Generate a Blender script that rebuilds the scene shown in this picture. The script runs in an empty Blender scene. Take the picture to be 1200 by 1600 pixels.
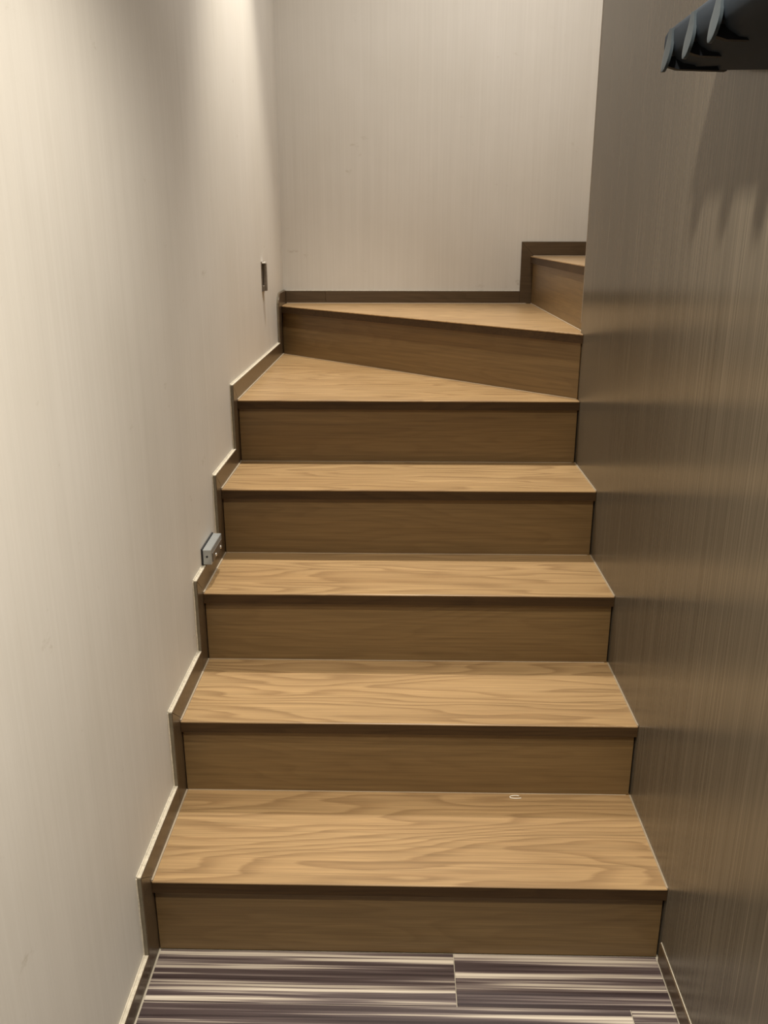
import bpy, bmesh, math, random
from mathutils import Vector

random.seed(7)
sc = bpy.context.scene
col = sc.collection

# ------------------------------------------------------------------ camera
cam_d = bpy.data.cameras.new('camera')
cam = bpy.data.objects.new('camera', cam_d)
col.objects.link(cam)
cam_d.sensor_fit = 'VERTICAL'
cam_d.sensor_height = 36.0
cam_d.lens = 1342.96 / 1600 * 36.0
cam_d.clip_start = 0.02
cam.location = (0.4814, -1.370, 1.3719)
cam.rotation_euler = (math.pi / 2 - 0.3126, 0.0, 0.0207)
sc.camera = cam

# ------------------------------------------------------------------ world, lamps, exposure
world = bpy.data.worlds.new('world')
sc.world = world
world.use_nodes = True
world.node_tree.nodes['Background'].inputs[0].default_value = (1.0, 0.9, 0.78, 1)
world.node_tree.nodes['Background'].inputs[1].default_value = 0.0

sc.view_settings.view_transform = 'Standard'
sc.view_settings.look = 'None'
sc.view_settings.exposure = 0.08
sc.view_settings.gamma = 1.0
sc.view_settings.use_curve_mapping = False

WARM = (1.0, 0.93, 0.81)


def downlight_or_fill(loc, power, angle=150, blend=0.6, size=0.03, target=None, colour=WARM):
    d = bpy.data.lights.new('downlight_or_fill', 'SPOT')
    d.energy = power
    d.color = colour
    d.spot_size = math.radians(angle)
    d.spot_blend = blend
    d.shadow_soft_size = size
    o = bpy.data.objects.new('downlight_or_fill', d)
    o.location = loc
    if target is not None:
        v = Vector(target) - Vector(loc)
        o.rotation_euler = v.to_track_quat('-Z', 'Y').to_euler()
    col.objects.link(o)
    return o


downlight_or_fill((0.57, -0.30, 2.24), 84, 134, 1.0, 0.03)            # over the foot of the stairs
downlight_or_fill((0.25, 1.40, 3.10), 185, 58, 0.75, 0.03)            # close to the wall over the winders
downlight_or_fill((0.85, 1.42, 3.24), 96, 140, 1.0, 0.05, colour=(1.0, 0.965, 0.91))   # added wide fill in the stairwell, lifts back and left walls
downlight_or_fill((0.50, -1.02, 2.24), 150, 104, 1.0, 0.04)           # added fill above the viewer, lifts the lower left wall


# ------------------------------------------------------------------ helpers
def tag(o, label=None, cat=None, group=None, kind=None):
    if label: o['label'] = label
    if cat: o['category'] = cat
    if group: o['group'] = group
    if kind: o['kind'] = kind
    return o


def link(name, bm, mat, parent=None, bevel=0.0, smooth=False, seg=1):
    bmesh.ops.recalc_face_normals(bm, faces=bm.faces[:])
    if bevel > 0:
        es = [e for e in bm.edges if len(e.link_faces) == 2 and e.calc_face_angle(0) > 0.5]
        bmesh.ops.bevel(bm, geom=es, offset=bevel, segments=seg, affect='EDGES', profile=0.6)
    me = bpy.data.meshes.new(name)
    bm.to_mesh(me)
    bm.free()
    me.materials.append(mat)
    if smooth:
        for p in me.polygons: p.use_smooth = True
    o = bpy.data.objects.new(name, me)
    col.objects.link(o)
    if parent is not None: o.parent = parent
    return o


def empty(name, loc=(0, 0, 0)):
    o = bpy.data.objects.new(name, None)
    o.location = loc
    o.empty_display_size = 0.1
    col.objects.link(o)
    return o


def add_box(bm, x0, x1, y0, y1, z0, z1):
    vs = [bm.verts.new((x, y, z)) for z in (z0, z1) for (x, y) in ((x0, y0), (x1, y0), (x1, y1), (x0, y1))]
    for f in ((0, 3, 2, 1), (4, 5, 6, 7), (0, 1, 5, 4), (1, 2, 6, 5), (2, 3, 7, 6), (3, 0, 4, 7)):
        bm.faces.new([vs[i] for i in f])


def box(name, dims, mat, parent=None, bevel=0.0, seg=1):
    bm = bmesh.new()
    add_box(bm, *dims)
    return link(name, bm, mat, parent, bevel, seg=seg)


def add_prism(bm, pts, z0, z1):
    a = [bm.verts.new((x, y, z0)) for x, y in pts]
    b = [bm.verts.new((x, y, z1)) for x, y in pts]
    bm.faces.new(a[::-1]); bm.faces.new(b)
    n = len(pts)
    for i in range(n):
        bm.faces.new((a[i], a[(i + 1) % n], b[(i + 1) % n], b[i]))


def add_slab(bm, pts3, d):
    """polygon of 3-D points pushed along the vector d"""
    a = [bm.verts.new(p) for p in pts3]
    b = [bm.verts.new(Vector(p) + Vector(d)) for p in pts3]
    bm.faces.new(a[::-1]); bm.faces.new(b)
    n = len(pts3)
    for i in range(n):
        bm.faces.new((a[i], a[(i + 1) % n], b[(i + 1) % n], b[i]))


def add_tube(bm, path, r, n=8, closed_ends=True):
    rings = []
    for i, p in enumerate(path):
        p = Vector(p)
        t = (Vector(path[min(i + 1, len(path) - 1)]) - Vector(path[max(i - 1, 0)])).normalized()
        u = t.orthogonal().normalized()
        v = t.cross(u)
        rings.append([bm.verts.new(p + r * (math.cos(2 * math.pi * k / n) * u + math.sin(2 * math.pi * k / n) * v)) for k in range(n)])
    for a, b in zip(rings, rings[1:]):
        off = min(range(n), key=lambda s: sum((a[k].co - b[(k + s) % n].co).length for k in range(n)))
        for k in range(n):
            bm.faces.new((a[k], a[(k + 1) % n], b[(k + 1 + off) % n], b[(k + off) % n]))
    bm.faces.new(rings[0][::-1]); bm.faces.new(rings[-1])


# ------------------------------------------------------------------ materials
class Mat:
    def __init__(self, name):
        self.m = bpy.data.materials.new(name)
        self.m.use_nodes = True
        self.t = self.m.node_tree
        self.b = self.t.nodes['Principled BSDF']

    def n(self, kind, **kw):
        nd = self.t.nodes.new(kind)
        for k, v in kw.items(): setattr(nd, k, v)
        return nd

    def l(self, a, b): self.t.links.new(a, b)

    def mapping(self, scale, rnd=0.0, rot=(0, 0, 0)):
        tc = self.n('ShaderNodeTexCoord')
        mp = self.n('ShaderNodeMapping')
        mp.inputs['Scale'].default_value = scale
        mp.inputs['Rotation'].default_value = rot
        src = tc.outputs['Object']
        if rnd:
            oi = self.n('ShaderNodeObjectInfo')
            ml = self.n('ShaderNodeMath', operation='MULTIPLY')
            ml.inputs[1].default_value = rnd
            self.l(oi.outputs['Random'], ml.inputs[0])
            ad = self.n('ShaderNodeVectorMath', operation='ADD')
            self.l(src, ad.inputs[0]); self.l(ml.outputs[0], ad.inputs[1])
            src = ad.outputs[0]
        self.l(src, mp.inputs['Vector'])
        return mp.outputs[0]

    def noise(self, vec, scale=1.0, detail=3.0, rough=0.55, dist=0.0):
        nz = self.n('ShaderNodeTexNoise')
        nz.inputs['Scale'].default_value = scale
        nz.inputs['Detail'].default_value = detail
        nz.inputs['Roughness'].default_value = rough
        nz.inputs['Distortion'].default_value = dist
        self.l(vec, nz.inputs['Vector'])
        return nz.outputs['Fac']

    def ramp(self, fac, stops, interp='LINEAR'):
        r = self.n('ShaderNodeValToRGB')
        r.color_ramp.interpolation = interp
        e = r.color_ramp.elements
        e[0].position, e[0].color = stops[0][0], (*stops[0][1], 1)
        e[1].position, e[1].color = stops[-1][0], (*stops[-1][1], 1)
        for p, c in stops[1:-1]:
            x = e.new(p); x.color = (*c, 1)
        self.l(fac, r.inputs[0])
        return r.outputs[0]

    def mix(self, fac, a, b, mode='MIX'):
        mx = self.n('ShaderNodeMix', data_type='RGBA', blend_type=mode)
        if isinstance(fac, float): mx.inputs[0].default_value = fac
        else: self.l(fac, mx.inputs[0])
        for s, v in ((6, a), (7, b)):
            if isinstance(v, tuple): mx.inputs[s].default_value = (*v, 1)
            else: self.l(v, mx.inputs[s])
        return mx.outputs[2]

    def math(self, op, a, b=None):
        m = self.n('ShaderNodeMath', operation=op)
        for i, v in enumerate((a, b)):
            if v is None: continue
            if isinstance(v, (int, float)): m.inputs[i].default_value = v
            else: self.l(v, m.inputs[i])
        return m.outputs[0]

    def bump(self, h, strength, dist=0.001):
        b = self.n('ShaderNodeBump')
        b.inputs['Strength'].default_value = strength
        b.inputs['Distance'].default_value = dist
        self.l(h, b.inputs['Height'])
        self.l(b.outputs[0], self.b.inputs['Normal'])

    def set(self, color=None, rough=None, metal=None, spec=None):
        if color is not None:
            if isinstance(color, tuple): self.b.inputs['Base Color'].default_value = (*color, 1)
            else: self.l(color, self.b.inputs['Base Color'])
        if rough is not None: self.b.inputs['Roughness'].default_value = rough
        if metal is not None: self.b.inputs['Metallic'].default_value = metal
        if spec is not None: self.b.inputs['Specular IOR Level'].default_value = spec


def oak(name, light, mid, dark, line=0.5, rough=0.38, vertical=False):
    """oak veneer, grain along x; cathedral lines come from a warped height field"""
    M = Mat(name)
    ax = (1.0, 1.0, 1.0)
    base = M.mapping(ax, rnd=37.0)
    st = M.mapping((0.75, 5.0, 5.0), rnd=37.0)
    big = M.noise(st, 1.15, 2.5, 0.5)                      # slow field whose contours are the growth rings
    sep = M.n('ShaderNodeSeparateXYZ'); M.l(base, sep.inputs[0])
    yz = M.math('ADD', sep.outputs[1], sep.outputs[2])
    fld = M.math('ADD', M.math('MULTIPLY', big, 19.0), M.math('MULTIPLY', yz, 20.0))
    wob = M.noise(M.mapping((3.5, 60, 60), rnd=11.0), 1.0, 3.0, 0.6)
    fld = M.math('ADD', fld, M.math('MULTIPLY', wob, 0.55))
    saw = M.math('FRACT', fld)
    rings = M.ramp(saw, [(0.0, (0.15,) * 3), (0.12, (1.0,) * 3), (0.55, (0.85,) * 3), (0.88, (0.30,) * 3), (1.0, (0.15,) * 3)])
    fibre = M.noise(M.mapping((6, 420, 420), rnd=5.0), 1.0, 2.0, 0.7)
    tone = M.noise(M.mapping((1.1, 7, 7), rnd=19.0), 1.0, 2.0, 0.5)
    c = M.mix(M.ramp(tone, [(0.3, (0, 0, 0)), (0.7, (1, 1, 1))]), mid, light)
    lf = M.math('MULTIPLY', M.math('SUBTRACT', 1.0, rings), line)
    c = M.mix(lf, c, dark)
    mid_f = M.noise(M.mapping((2.6, 150, 150), rnd=9.0), 1.0, 3.0, 0.7)
    c = M.mix(1.0, c, M.ramp(mid_f, [(0.32, (0.84,) * 3), (0.62, (1.06,) * 3)]), 'MULTIPLY')
    ff = M.ramp(fibre, [(0.35, (0.86,) * 3), (0.65, (1.07,) * 3)])
    c = M.mix(1.0, c, ff, 'MULTIPLY')
    M.set(c, rough)
    M.bump(fibre, 0.12, 0.0006)
    return M.m


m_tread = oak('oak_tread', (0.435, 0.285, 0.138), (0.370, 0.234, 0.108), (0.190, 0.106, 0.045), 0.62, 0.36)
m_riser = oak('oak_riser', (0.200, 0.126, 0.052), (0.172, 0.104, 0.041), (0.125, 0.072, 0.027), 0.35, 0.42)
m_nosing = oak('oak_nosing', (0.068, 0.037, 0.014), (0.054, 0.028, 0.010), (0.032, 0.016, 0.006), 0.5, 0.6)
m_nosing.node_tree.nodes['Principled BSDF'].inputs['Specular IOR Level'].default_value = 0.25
m_skirt = oak('oak_skirting', (0.105, 0.070, 0.040), (0.088, 0.057, 0.031), (0.058, 0.036, 0.018), 0.4, 0.30)


def paper(name, a, b):
    M = Mat(name)
    v = M.mapping((150, 150, 2.2))
    fine = M.noise(v, 1.0, 3.0, 0.6)
    v2 = M.mapping((30, 30, 0.8))
    wide = M.noise(v2, 1.0, 2.0, 0.5)
    spot = M.noise(M.mapping((2.2, 2.2, 2.2)), 1.0, 4.0, 0.6)
    c = M.mix(M.ramp(fine, [(0.3, (0, 0, 0)), (0.7, (1, 1, 1))]), a, b)
    c = M.mix(1.0, c, M.ramp(wide, [(0.3, (0.98,) * 3), (0.7, (1.01,) * 3)]), 'MULTIPLY')
    c = M.mix(1.0, c, M.ramp(spot, [(0.3, (0.95, 0.945, 0.93)), (0.62, (1.0, 1.0, 1.0))]), 'MULTIPLY')
    # scuffs near the foot of the wall
    sc_ = M.noise(M.mapping((9, 9, 16)), 1.0, 5.0, 0.7)
    c = M.mix(1.0, c, M.ramp(sc_, [(0.24, (0.80, 0.77, 0.72)), (0.34, (1, 1, 1))]), 'MULTIPLY')
    M.set(c, 0.62, spec=0.35)
    M.bump(fine, 0.10, 0.0008)
    return M.m


m_wall = paper('wallpaper', (0.645, 0.610, 0.555), (0.675, 0.642, 0.588))


def panel():
    M = Mat('brown_laminate')
    fine = M.math('ADD', M.math('MULTIPLY', M.noise(M.mapping((520, 520, 2.0)), 1.0, 2.0, 0.6), 0.55), M.math('MULTIPLY', M.noise(M.mapping((170, 170, 1.2)), 1.0, 2.0, 0.6), 0.45))
    wide = M.noise(M.mapping((22, 22, 0.35)), 1.0, 2.0, 0.5)
    c = M.ramp(fine, [(0.30, (0.084, 0.069, 0.049)), (0.50, (0.116, 0.096, 0.070)), (0.68, (0.190, 0.158, 0.117))])
    c = M.mix(1.0, c, M.ramp(wide, [(0.3, (0.95,) * 3), (0.7, (1.04,) * 3)]), 'MULTIPLY')
    M.set(c, 0.25, spec=0.78)
    M.b.inputs['Anisotropic'].default_value = 0.85
    tg = M.n('ShaderNodeTangent', direction_type='RADIAL', axis='Z')
    M.l(tg.outputs[0], M.b.inputs['Tangent'])
    M.b.inputs['Anisotropic Rotation'].default_value = 0.0
    M.bump(fine, 0.04, 0.0006)
    return M.m


m_panel = panel()


def zebra():
    M = Mat('zebra_plank')
    st = M.mapping((0.9, 66, 66), rnd=53.0, rot=(0, 0, 0.018))
    a = M.noise(st, 1.0, 3.0, 0.6, 0.15)
    b = M.noise(M.mapping((1.8, 240, 240), rnd=23.0), 1.0, 2.0, 0.6, 0.2)
    f = M.math('ADD', M.math('MULTIPLY', a, 0.76), M.math('MULTIPLY', b, 0.24))
    c = M.ramp(f, [(0.38, (0.032, 0.021, 0.021)), (0.48, (0.075, 0.054, 0.052)), (0.525, (0.150, 0.118, 0.110)),
                   (0.562, (0.36, 0.305, 0.25)), (0.645, (0.62, 0.55, 0.45))])
    M.set(c, 0.30, spec=0.5)
    return M.m


m_plank = zebra()


def plain(name, colour, rough=0.5, metal=0.0, var=0.12, scale=40, spec=None):
    M = Mat(name)
    nz = M.noise(M.mapping((scale,) * 3), 1.0, 3.0, 0.6)
    c = M.mix(1.0, tuple(colour), M.ramp(nz, [(0.3, (1 - var,) * 3), (0.7, (1 + var * 0.4,) * 3)]), 'MULTIPLY')
    M.set(c, rough, metal, spec)
    return M.m


m_grout = plain('pale_grout', (0.42, 0.37, 0.29), 0.8)
m_caulk = plain('caulk', (0.37, 0.295, 0.205), 0.7)
m_caulk_wall = plain('cream_caulk', (0.60, 0.54, 0.43), 0.6, var=0.25, scale=120)
m_edge = plain('skirting_edge', (0.165, 0.137, 0.093), 0.45, var=0.2, scale=60)
m_ceil = plain('ceiling_paint', (0.84, 0.82, 0.78), 0.8, var=0.04)
m_rack = plain('blue_black_plastic', (0.016, 0.022, 0.030), 0.62, var=0.1, spec=0.12)
m_hook = plain('blue_black_plastic_lit', (0.040, 0.051, 0.059), 0.42, var=0.1, spec=0.3)  # rail plastic again, lightened for the light catching the hook tabs
m_rack_dark = plain('black_plastic', (0.006, 0.007, 0.009), 0.5, var=0.1, spec=0.2)
m_silver = plain('brushed_steel', (0.40, 0.42, 0.42), 0.40, 0.5, var=0.08)
m_gasket = plain('black_gasket', (0.015, 0.015, 0.016), 0.6)
m_bright = plain('bright_screw', (0.80, 0.77, 0.72), 0.25, 0.6)
m_bronze = plain('dull_bronze', (0.19, 0.155, 0.12), 0.42, 0.4, var=0.3, scale=160)
m_white = plain('white_scrap', (0.85, 0.78, 0.66), 0.7)
m_band_highlight = plain('panel_edge_highlight', (0.21, 0.175, 0.135), 0.35)

# ------------------------------------------------------------------ dimensions (metres; clear stair width 1.0)
Y = [None, 0.0, 0.2823, 0.5647, 0.8366, 1.1274]          # riser faces 1-5
Z = [0.0, 0.1736, 0.3556, 0.5387, 0.7230, 0.9096, 1.1003, 1.2874, 1.4713, 1.6552]
O = 0.010                                                 # nosing overhang
TH = 0.027                                                # nosing height
YB = 2.2816                                               # back wall
Y6, YN = 2.1439, 1.1467                                   # ends of the diagonal riser
X7 = 1.0100                                               # first riser of the upper flight
YP = 1.1836                                               # end of the panelled wall
S, HS, T = 0.060, 0.051, 0.010                            # skirting: run past riser, height, thickness
WX = -T

# ------------------------------------------------------------------ setting
def structure(o): return tag(o, kind='structure')

structure(box('wall_left', (WX - 0.12, WX, -3.0, YB + 0.12, -0.05, 3.40), m_wall))
structure(box('wall_back', (WX, 2.20, YB, YB + 0.12, -0.05, 3.40), m_wall))
structure(box('wall_front', (WX, 1.10, -3.12, -3.0, -0.05, 2.40), m_wall))
wr = structure(box('wall_right', (1.0, 1.08, -3.0, YP - 0.0101, -0.05, 3.40), m_panel))
box('edge_band_highlight', (0.9996, 1.0797, YP - 0.010, YP, 1.1275, 3.40), m_band_highlight, wr, 0.0008)  # end strip coloured paler than the panel to paint its edge highlight
structure(box('wall_upper', (1.08, 2.20, YP - 0.08, YP, -0.05, 3.40), m_wall))
structure(box('wall_end', (2.20, 2.32, YP - 0.08, YB + 0.12, -0.05, 3.40), m_wall))
structure(box('ceiling', (WX, 1.0, -3.0, 0.45, 2.30, 2.40), m_ceil))
structure(box('ceiling_stairwell', (WX, 2.20, 0.35, YB, 3.30, 3.40), m_ceil))
structure(box('wall_bulkhead', (WX, 1.0, 0.35, 0.45, 2.40, 3.30), m_wall))

# floor: planks laid across the passage, pale joint between them
floor = structure(box('floor', (WX, 1.0, -3.0, 0.10, -0.06, -0.0022), m_grout))
PW = 0.1238
joints = {0: 0.592, 1: 0.914, 2: 0.30, 3: 0.70}
r = 0
y1 = -0.0012
while y1 > -2.95:
    y0 = max(y1 - PW, -3.0)
    j = joints.get(r, (0.592 + 0.36 * r) % 0.9 + 0.05)
    for (xa, xb) in ((0.0035, j - 0.0008), (j + 0.0008, 0.9945)):
        box('plank', (xa, xb, y0 + 0.0009, y1, -0.012, 0.0), m_plank, floor, 0.0006)
    y1 = y0
    r += 1

# ------------------------------------------------------------------ stepped skirting on the left wall
sk = tag(empty('baseboard_left'), kind='structure')


def skirt_piece(pts_yz, edge_pts):
    """one board against the left wall: face in brown, exposed edge as a strip of its own"""
    bm = bmesh.new()
    add_slab(bm, [(WX, y, z) for y, z in pts_yz], (T, 0, 0))
    o = link('board', bm, m_skirt, sk, 0.0006)
    (ya, za), (yb, zb) = edge_pts
    dy, dz = yb - ya, zb - za
    L = math.hypot(dy, dz)
    ny, nz = -dz / L * 0.0016, dy / L * 0.0016
    if nz < -1e-6 or (abs(nz) < 1e-6 and ny > 0): ny, nz = -ny, -nz
    flat = abs(dz) < abs(dy)
    bm = bmesh.new()
    add_slab(bm, [(WX, ya, za), (WX, yb, zb), (WX, yb + ny, zb + nz), (WX, ya + ny, za + nz)], (T - 0.0012, 0, 0))
    link('edge_strip', bm, m_caulk_wall if flat else m_edge, o)
    # irregular caulk where the edge meets the wallpaper
    bm = bmesh.new()
    n = max(3, int(L / 0.02))
    path = []
    for i in range(n + 1):
        k = i / n
        path.append((WX + 0.0002 + 0.0008 * random.random(), ya + dy * k + ny * 1.3, za + dz * k + nz * 1.3))
    add_tube(bm, path, 0.0018, 5)
    link('caulk_bead', bm, m_caulk_wall, o)
    return o


yy = [None] + [Y[i] - S for i in range(1, 6)] + [2.070]
g = 0.0004
skirt_piece([(-3.0, 0), (-3.0, HS - 0.008), (yy[1] - g, HS - 0.008), (yy[1] - g, 0)], ((-3.0, HS - 0.008), (yy[1] - g, HS - 0.008)))
for n in range(1, 7):
    zl = 0.0 if n == 1 else Z[n - 1]
    zt = Z[n] + HS
    yr = Y[n] if n < 6 else 2.135
    lowt = zl + (HS if n > 1 else HS - 0.008)
    # upright beside riser n, mitred into the level board above
    if n < 6:
        skirt_piece([(yy[n], zl), (yr + 0.004, zl), (yr + 0.004, Z[n] - 0.001), (yy[n] + HS, Z[n]), (yy[n], zt)][:3] + [(yr + 0.004, Z[n]), (yy[n], zt)],
                    ((yy[n], lowt), (yy[n], zt)))
        yend = yy[n + 1] - g
        skirt_piece([(yr + 0.0045, Z[n]), (yend, Z[n]), (yend, zt), (yy[n] + g, zt)], ((yy[n], zt), (yend, zt)))
    else:
        # rounded top where the skirting turns into the corner
        cy, cz, R = yy[6] + 0.05, zt - 0.05, 0.05
        arc = [(cy - R * math.cos(a), cz + R * math.sin(a)) for a in [math.pi / 2 * k / 6 for k in range(7)]]
        bm = bmesh.new()
        add_slab(bm, [(WX, y, z) for y, z in [(YB, zl), (yy[6], zl)] + arc + [(YB, zt)]], (T, 0, 0))
        o = link('board', bm, m_skirt, sk, 0.0006)
        bm = bmesh.new()
        out = [(yy[6], lowt)] + arc + [(YB, zt)]
        add_tube(bm, [(WX + 0.003, y, z) for y, z in out], 0.0032, 6)
        link('edge_strip', bm, m_edge, o)

# skirting on the back wall
sb = tag(empty('baseboard_back'), kind='structure')
TB = 0.010
ZT6, ZT7 = Z[6] + 0.049, Z[7] + 0.055


def back_piece(pts_xz):
    bm = bmesh.new()
    add_slab(bm, [(x, YB - TB, z) for x, z in pts_xz], (0, TB, 0))
    return link('board', bm, m_skirt, sb, 0.0006)


for a, b in ((0.0004, 0.165), (0.1655, 0.962)):
    p = back_piece([(a, Z[6]), (b, Z[6]), (b, ZT6), (a, ZT6)])
    bm = bmesh.new()
    add_tube(bm, [(a + (b - a) * k / 24, YB - 0.0025 - 0.001 * random.random(), ZT6 + 0.0012) for k in range(25)], 0.0022, 5)
    link('caulk_bead', bm, m_caulk_wall, p)
back_piece([(0.9625, Z[6]), (X7 + 0.004, Z[6]), (X7 + 0.004, Z[7]), (0.9625, ZT7)])
p = back_piece([(X7 + 0.0045, Z[7]), (1.286, Z[7]), (1.286, ZT7), (0.963, ZT7)])
bm = bmesh.new(); add_box(bm, 0.963, 1.286, YB - 0.008, YB, ZT7, ZT7 + 0.0015)
link('edge_strip', bm, m_edge, p)

# low skirting under the panelled wall, with a fine metal line along its top
br = tag(box('baseboard_right', (0.9965, 1.0, -3.0, -0.0095, 0.0, 0.044), m_skirt), kind='structure')
box('edge_strip', (0.9988, 1.0, -3.0, -0.0095, 0.0442, 0.0452), m_caulk_wall, br)

# ------------------------------------------------------------------ staircase
stair = tag(empty('staircase', (0, 0, 0)),
            'oak veneered staircase with dark risers turning right through winders at the back wall', 'staircase')


def offset_line(A, B, d):
    """A->B shifted d to the right of its direction (towards the walker)"""
    dx, dy = B[0] - A[0], B[1] - A[1]
    L = math.hypot(dx, dy)
    nx, ny = dy / L, -dx / L
    return (A[0] + nx * d, A[1] + ny * d), (B[0] + nx * d, B[1] + ny * d)


def clip(A, B, x0, x1):
    """extend or cut the line A-B to run from x0 to x1"""
    m = (B[1] - A[1]) / (B[0] - A[0])
    return (x0, A[1] + m * (x0 - A[0])), (x1, A[1] + m * (x1 - A[0]))


def tread(n, A, B, back, clipx=None):
    """A-B is the riser face seen from below, back the rest of the outline"""
    zt = Z[n]
    fa, fb = offset_line(A, B, O)
    ga, gb = offset_line(A, B, O - 0.003)
    ha, hb = offset_line(A, B, O - 0.0006)
    if clipx:
        fa, fb = clip(fa, fb, *clipx); ga, gb = clip(ga, gb, *clipx); ha, hb = clip(ha, hb, *clipx)
    bm = bmesh.new()
    add_prism(bm, [fa, fb] + back, zt - 0.0045, zt)
    add_prism(bm, [ga, gb] + back, zt - TH, zt - 0.0046)
    t = link('tread', bm, m_tread, stair, 0.0012)
    bm = bmesh.new()
    add_prism(bm, [ha, hb, gb, ga], zt - TH, zt - 0.0047)
    link('nosing', bm, m_nosing, t)
    return t


def turn(o, A, ang):
    """give a board its own axes, x along its length, so that the grain follows it"""
    c, s_ = math.cos(ang), math.sin(ang)
    for v in o.data.vertices:
        x, y = v.co.x - A[0], v.co.y - A[1]
        v.co.x, v.co.y = x * c + y * s_, -x * s_ + y * c
    o.location = (A[0], A[1], 0)
    o.rotation_euler = (0, 0, ang)


def riser(n, A, B, zl, zh, inset=(0.0008, 0.0030)):
    dx, dy = B[0] - A[0], B[1] - A[1]
    L = math.hypot(dx, dy)
    ux, uy = dx / L, dy / L
    a = (A[0] + ux * inset[0], A[1] + uy * inset[0])
    b = (B[0] - ux * inset[1], B[1] - uy * inset[1])
    a2, b2 = offset_line(a, b, -0.014)
    bm = bmesh.new()
    add_prism(bm, [a, b, b2, a2], zl + 0.0005, zh)
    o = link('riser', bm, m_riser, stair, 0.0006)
    turn(o, A, math.atan2(dy, dx))
    return o


def bead(parent, p, q, size=0.0028, mat=None):
    """thin caulk line in the angle between two boards"""
    bm = bmesh.new()
    n = max(2, int((Vector(q) - Vector(p)).length / 0.03))
    path = [Vector(p).lerp(Vector(q), i / n) + Vector((0, 0, 0.0004 * random.random())) for i in range(n + 1)]
    add_tube(bm, path, size, 5)
    return link('caulk_bead', bm, mat or m_caulk, parent)


XL, XR = 0.0008, 0.9992
for n in range(1, 5):
    A, B = (XL, Y[n]), (XR, Y[n])
    t = tread(n, A, B, [(XR, Y[n + 1] + 0.012), (XL, Y[n + 1] + 0.012)])
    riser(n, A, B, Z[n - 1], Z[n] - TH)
    bead(t, (0.001, Y[n] - O + 0.002, Z[n]), (0.001, Y[n + 1] - 0.002, Z[n]), 0.0030)
    bead(t, (0.9988, Y[n] - O + 0.002, Z[n]), (0.9988, Y[n + 1] - 0.002, Z[n]), 0.0022)
    bead(t, (0.004, Y[n + 1], Z[n]), (0.99, Y[n + 1], Z[n]), 0.0012)

# winder: tread 5 ends at the diagonal riser, tread 6 fills the corner
A, B = (XL, Y[5]), (XR, Y[5])
t5 = tread(5, A, B, [(XR, YN + 0.012), (XL, Y6 + 0.012)])
riser(5, A, B, Z[4], Z[5] - TH)
bead(t5, (0.001, Y[5] - O + 0.002, Z[5]), (0.001, Y6 - 0.002, Z[5]), 0.0030)
D0, D1 = (XL, Y6), (XR, YN)
t6 = tread(6, D0, D1, [(XR, YP), (X7 + 0.010, YP + 0.0005), (X7 + 0.012, YB - TB), (XL, YB - TB)], clipx=(XL, XR))
riser(6, D0, D1, Z[5], Z[6] - TH, (0.001, 0.003))
bead(t5, (0.004, Y6 - 0.004, Z[5]), (0.995, YN + 0.004, Z[5]), 0.0012)
bead(t6, (0.004, YB - TB, Z[6]), (0.99, YB - TB, Z[6]), 0.0022)
# upper flight, going right
for n in (7, 8, 9):
    x = X7 + 0.2823 * (n - 7)
    A, B = (x, YB - TB - 0.001), (x, YP + 0.001)
    xe = x + 0.2823 + 0.012 if n < 9 else 2.199
    t = tread(n, A, B, [(xe, YP + 0.001), (xe, YB - TB - 0.001)])
    riser(n, A, B, Z[n - 1], Z[n] - TH, (0.004, 0.001))
    if n == 7:
        bead(t6, (x, YB - TB - 0.004, Z[6]), (x, YP + 0.004, Z[6]), 0.0024)
        bead(t, (x, YB - TB, Z[7]), (x + 0.28, YB - TB, Z[7]), 0.0022)

# ------------------------------------------------------------------ coat rack on the panelled wall
rack = tag(empty('coat_rack', (1.0, -0.15, 1.66)),
           'blue-black wall coat rack with rounded hook tabs high on the brown panelled wall', 'coat rack')
rack_loc = Vector((1.0, -0.15, 1.66))


def rlink(name, bm, mat, parent=None, **kw):
    o = link(name, bm, mat, parent or rack, **kw)
    if parent is None:
        for v in o.data.vertices: v.co -= rack_loc
    return o


# rolled rail: cross-section in x-z, swept along the wall, far end cut at an angle
prof = [(1.000, 1.715), (0.965, 1.710), (0.930, 1.697), (0.905, 1.682), (0.893, 1.672), (0.8885, 1.664), (0.888, 1.650),
        (0.890, 1.637), (0.896, 1.627), (0.907, 1.621), (0.925, 1.618), (0.960, 1.617), (1.000, 1.616)]
bm = bmesh.new()
ends = []
for yf, yb_, drop in ((0.140, 0.172, 0.0), (-0.50, -0.50, 0.055)):
    ring = []
    for x, z in prof:
        k = (x - 0.888) / 0.112
        low = (0.10 if drop else -0.008) * k * k if z < 1.63 else 0.0
        ring.append(bm.verts.new((x, yf + (yb_ - yf) * k, z - low)))
    ends.append(ring)
n = len(prof)
for i in range(n):
    bm.faces.new((ends[0][i], ends[0][(i + 1) % n], ends[1][(i + 1) % n], ends[1][i]))
bm.faces.new(ends[0]); bm.faces.new(ends[1][::-1])
rail = rlink('rail', bm, m_rack)
for p in rail.data.polygons: p.use_smooth = len(p.vertices) == 4
rail.data.set_sharp_from_angle(angle=0.7)


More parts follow.
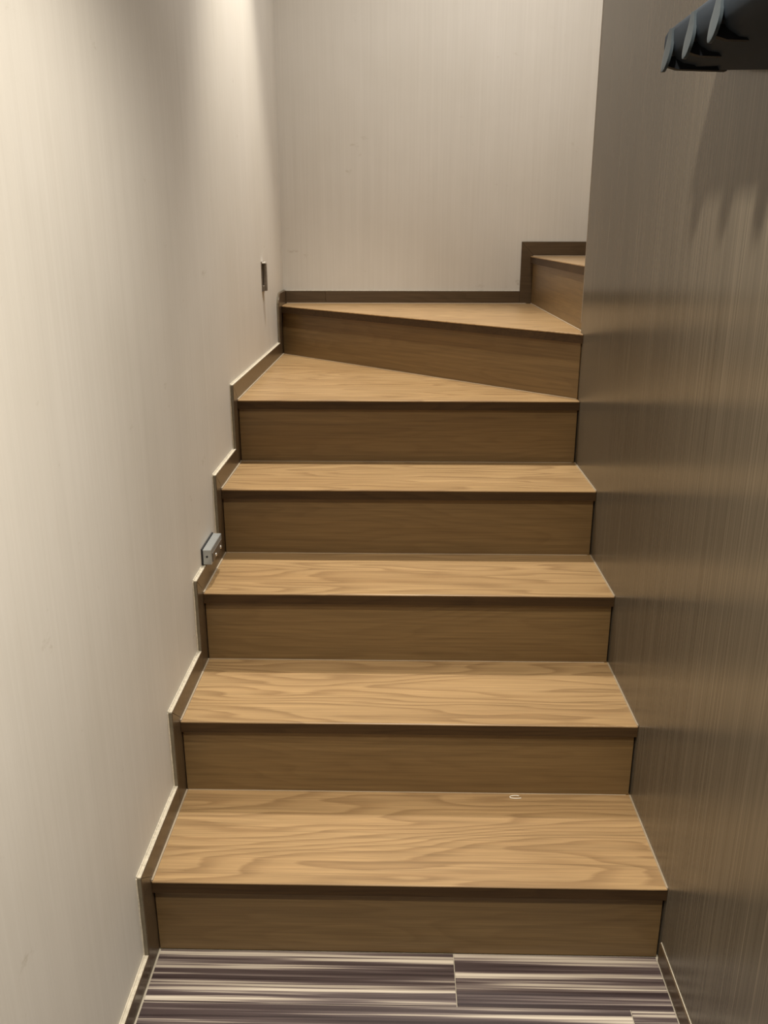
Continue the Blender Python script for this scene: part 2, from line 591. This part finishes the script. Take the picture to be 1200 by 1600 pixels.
def tongue(yc):
    bm = bmesh.new()
    W, th = 0.0175, 0.0045
    rows = []
    zs = [1.668, 1.658, 1.648, 1.638, 1.630, 1.623, 1.617, 1.612, 1.609]
    for z in zs:
        k = (1.668 - z) / 0.059
        x = 0.8855 - 0.0075 * k ** 1.6
        if k < 0.5: w = W * (0.40 + 1.2 * k)
        else: w = W * math.sqrt(max(0.02, 1 - ((k - 0.5) / 0.5) ** 2.3))
        rows.append((x, z, w))
    f, b = [], []
    for x, z, w in rows:
        f.append([bm.verts.new((x - (0.0018 if j == 1 else 0), yc + w * s, z)) for j, s in enumerate((-1, 0, 1))])
        b.append([bm.verts.new((x + th, yc + w * s, z)) for s in (-1, 0, 1)])
    for i in range(len(rows) - 1):
        for j in range(2):
            bm.faces.new((f[i][j], f[i][j + 1], f[i + 1][j + 1], f[i + 1][j]))
            bm.faces.new((b[i][j], b[i + 1][j], b[i + 1][j + 1], b[i][j + 1]))
        bm.faces.new((f[i][0], f[i + 1][0], b[i + 1][0], b[i][0]))
        bm.faces.new((f[i][2], b[i][2], b[i + 1][2], f[i + 1][2]))
    for rr in (0, -1):
        for j in range(2):
            bm.faces.new((f[rr][j], b[rr][j], b[rr][j + 1], f[rr][j + 1]))
    o = rlink('hook', bm, m_hook)
    for p in o.data.polygons: p.use_smooth = True
    o.data.set_sharp_from_angle(angle=0.7)
    # arm carrying the hook back under the rail
    bm = bmesh.new()
    add_slab(bm, [(0.884, yc - 0.006, 1.630), (0.884, yc - 0.006, 1.6165), (0.90, yc - 0.006, 1.612), (0.975, yc - 0.006, 1.6095), (0.985, yc - 0.006, 1.625)], (0, 0.012, 0))
    rlink('hook_arm', bm, m_rack_dark)


for yc in (0.104, -0.001, -0.108):
    tongue(yc)
# ------------------------------------------------------------------ steel catch box on the left skirting
bx0, bx1, by0, by1, bz0, bz1 = WX, 0.0150, 0.603, 0.728, 0.5925, 0.6330
mb = tag(empty('magnetic_catch', (bx0, (by0 + by1) / 2, bz0)),
         'small silver steel catch box fixed to left wall above the stepped skirting', 'door catch')
off = Vector((bx0, (by0 + by1) / 2, bz0))


def mlink(o):
    o.parent = mb
    for v in o.data.vertices: v.co -= off
    return o


mlink(box('gasket', (bx0, bx0 + 0.0035, by0 - 0.002, by1 + 0.002, bz0, bz1 + 0.002), m_gasket))
mlink(box('housing', (bx0 + 0.0036, bx1, by0, by1, bz0 + 0.001, bz1), m_silver, None, 0.0012))
mlink(box('face_plate', (bx1 + 0.0001, bx1 + 0.0022, by0 + 0.010, by1 - 0.010, bz0 + 0.005, bz1 - 0.012), m_bronze, None, 0.0005))
for yc in (0.645, 0.700):
    bm = bmesh.new()
    bmesh.ops.create_uvsphere(bm, u_segments=10, v_segments=6, radius=0.0048)
    for v in bm.verts: v.co = Vector((v.co.x * 0.6 + bx1 + 0.0022, v.co.y + yc, v.co.z + bz0 + 0.013))
    mlink(link('screw_head', bm, m_bright, smooth=True))
bm = bmesh.new()
add_tube(bm, [(0.004, by0 - 0.0008, 0.615), (0.004, by0 + 0.004, 0.615)], 0.0028, 8)
mlink(link('keyhole', bm, m_gasket))

# ------------------------------------------------------------------ small bronze plate high on the left wall
pl = tag(empty('wall_bracket', (WX, 1.78, 1.18)),
         'small dull metal bracket on left wall near the far corner above the skirting', 'bracket')
po = Vector((WX, 1.78, 1.18))


def plink(o):
    o.parent = pl
    for v in o.data.vertices: v.co -= po
    return o


plink(box('plate', (WX, WX + 0.003, 1.722, 1.775, 1.180, 1.281), m_bronze, None, 0.0006))
plink(box('catch_bar', (WX + 0.0031, WX + 0.015, 1.738, 1.760, 1.182, 1.274), m_bronze, None, 0.001))
plink(box('lip', (WX + 0.0031, WX + 0.015, 1.724, 1.765, 1.2745, 1.2800), m_bright, None, 0.0006))
plink(box('lower_tab', (WX + 0.0031, WX + 0.010, 1.724, 1.737, 1.182, 1.200), m_bronze, None, 0.0006))

# ------------------------------------------------------------------ scrap on the lowest tread
bm = bmesh.new()
add_tube(bm, [(0.742 + 0.013 * math.cos(a) * (1.0 if a < 3.6 else 1.25), 0.268 + 0.0050 * math.sin(a), Z[1] + 0.0014) for a in [0.9 + 4.6 * k / 16 for k in range(17)]], 0.0010, 5)
tag(link('thread_scrap', bm, m_white), 'tiny curled white scrap lying at the back of the lowest tread', 'scrap')
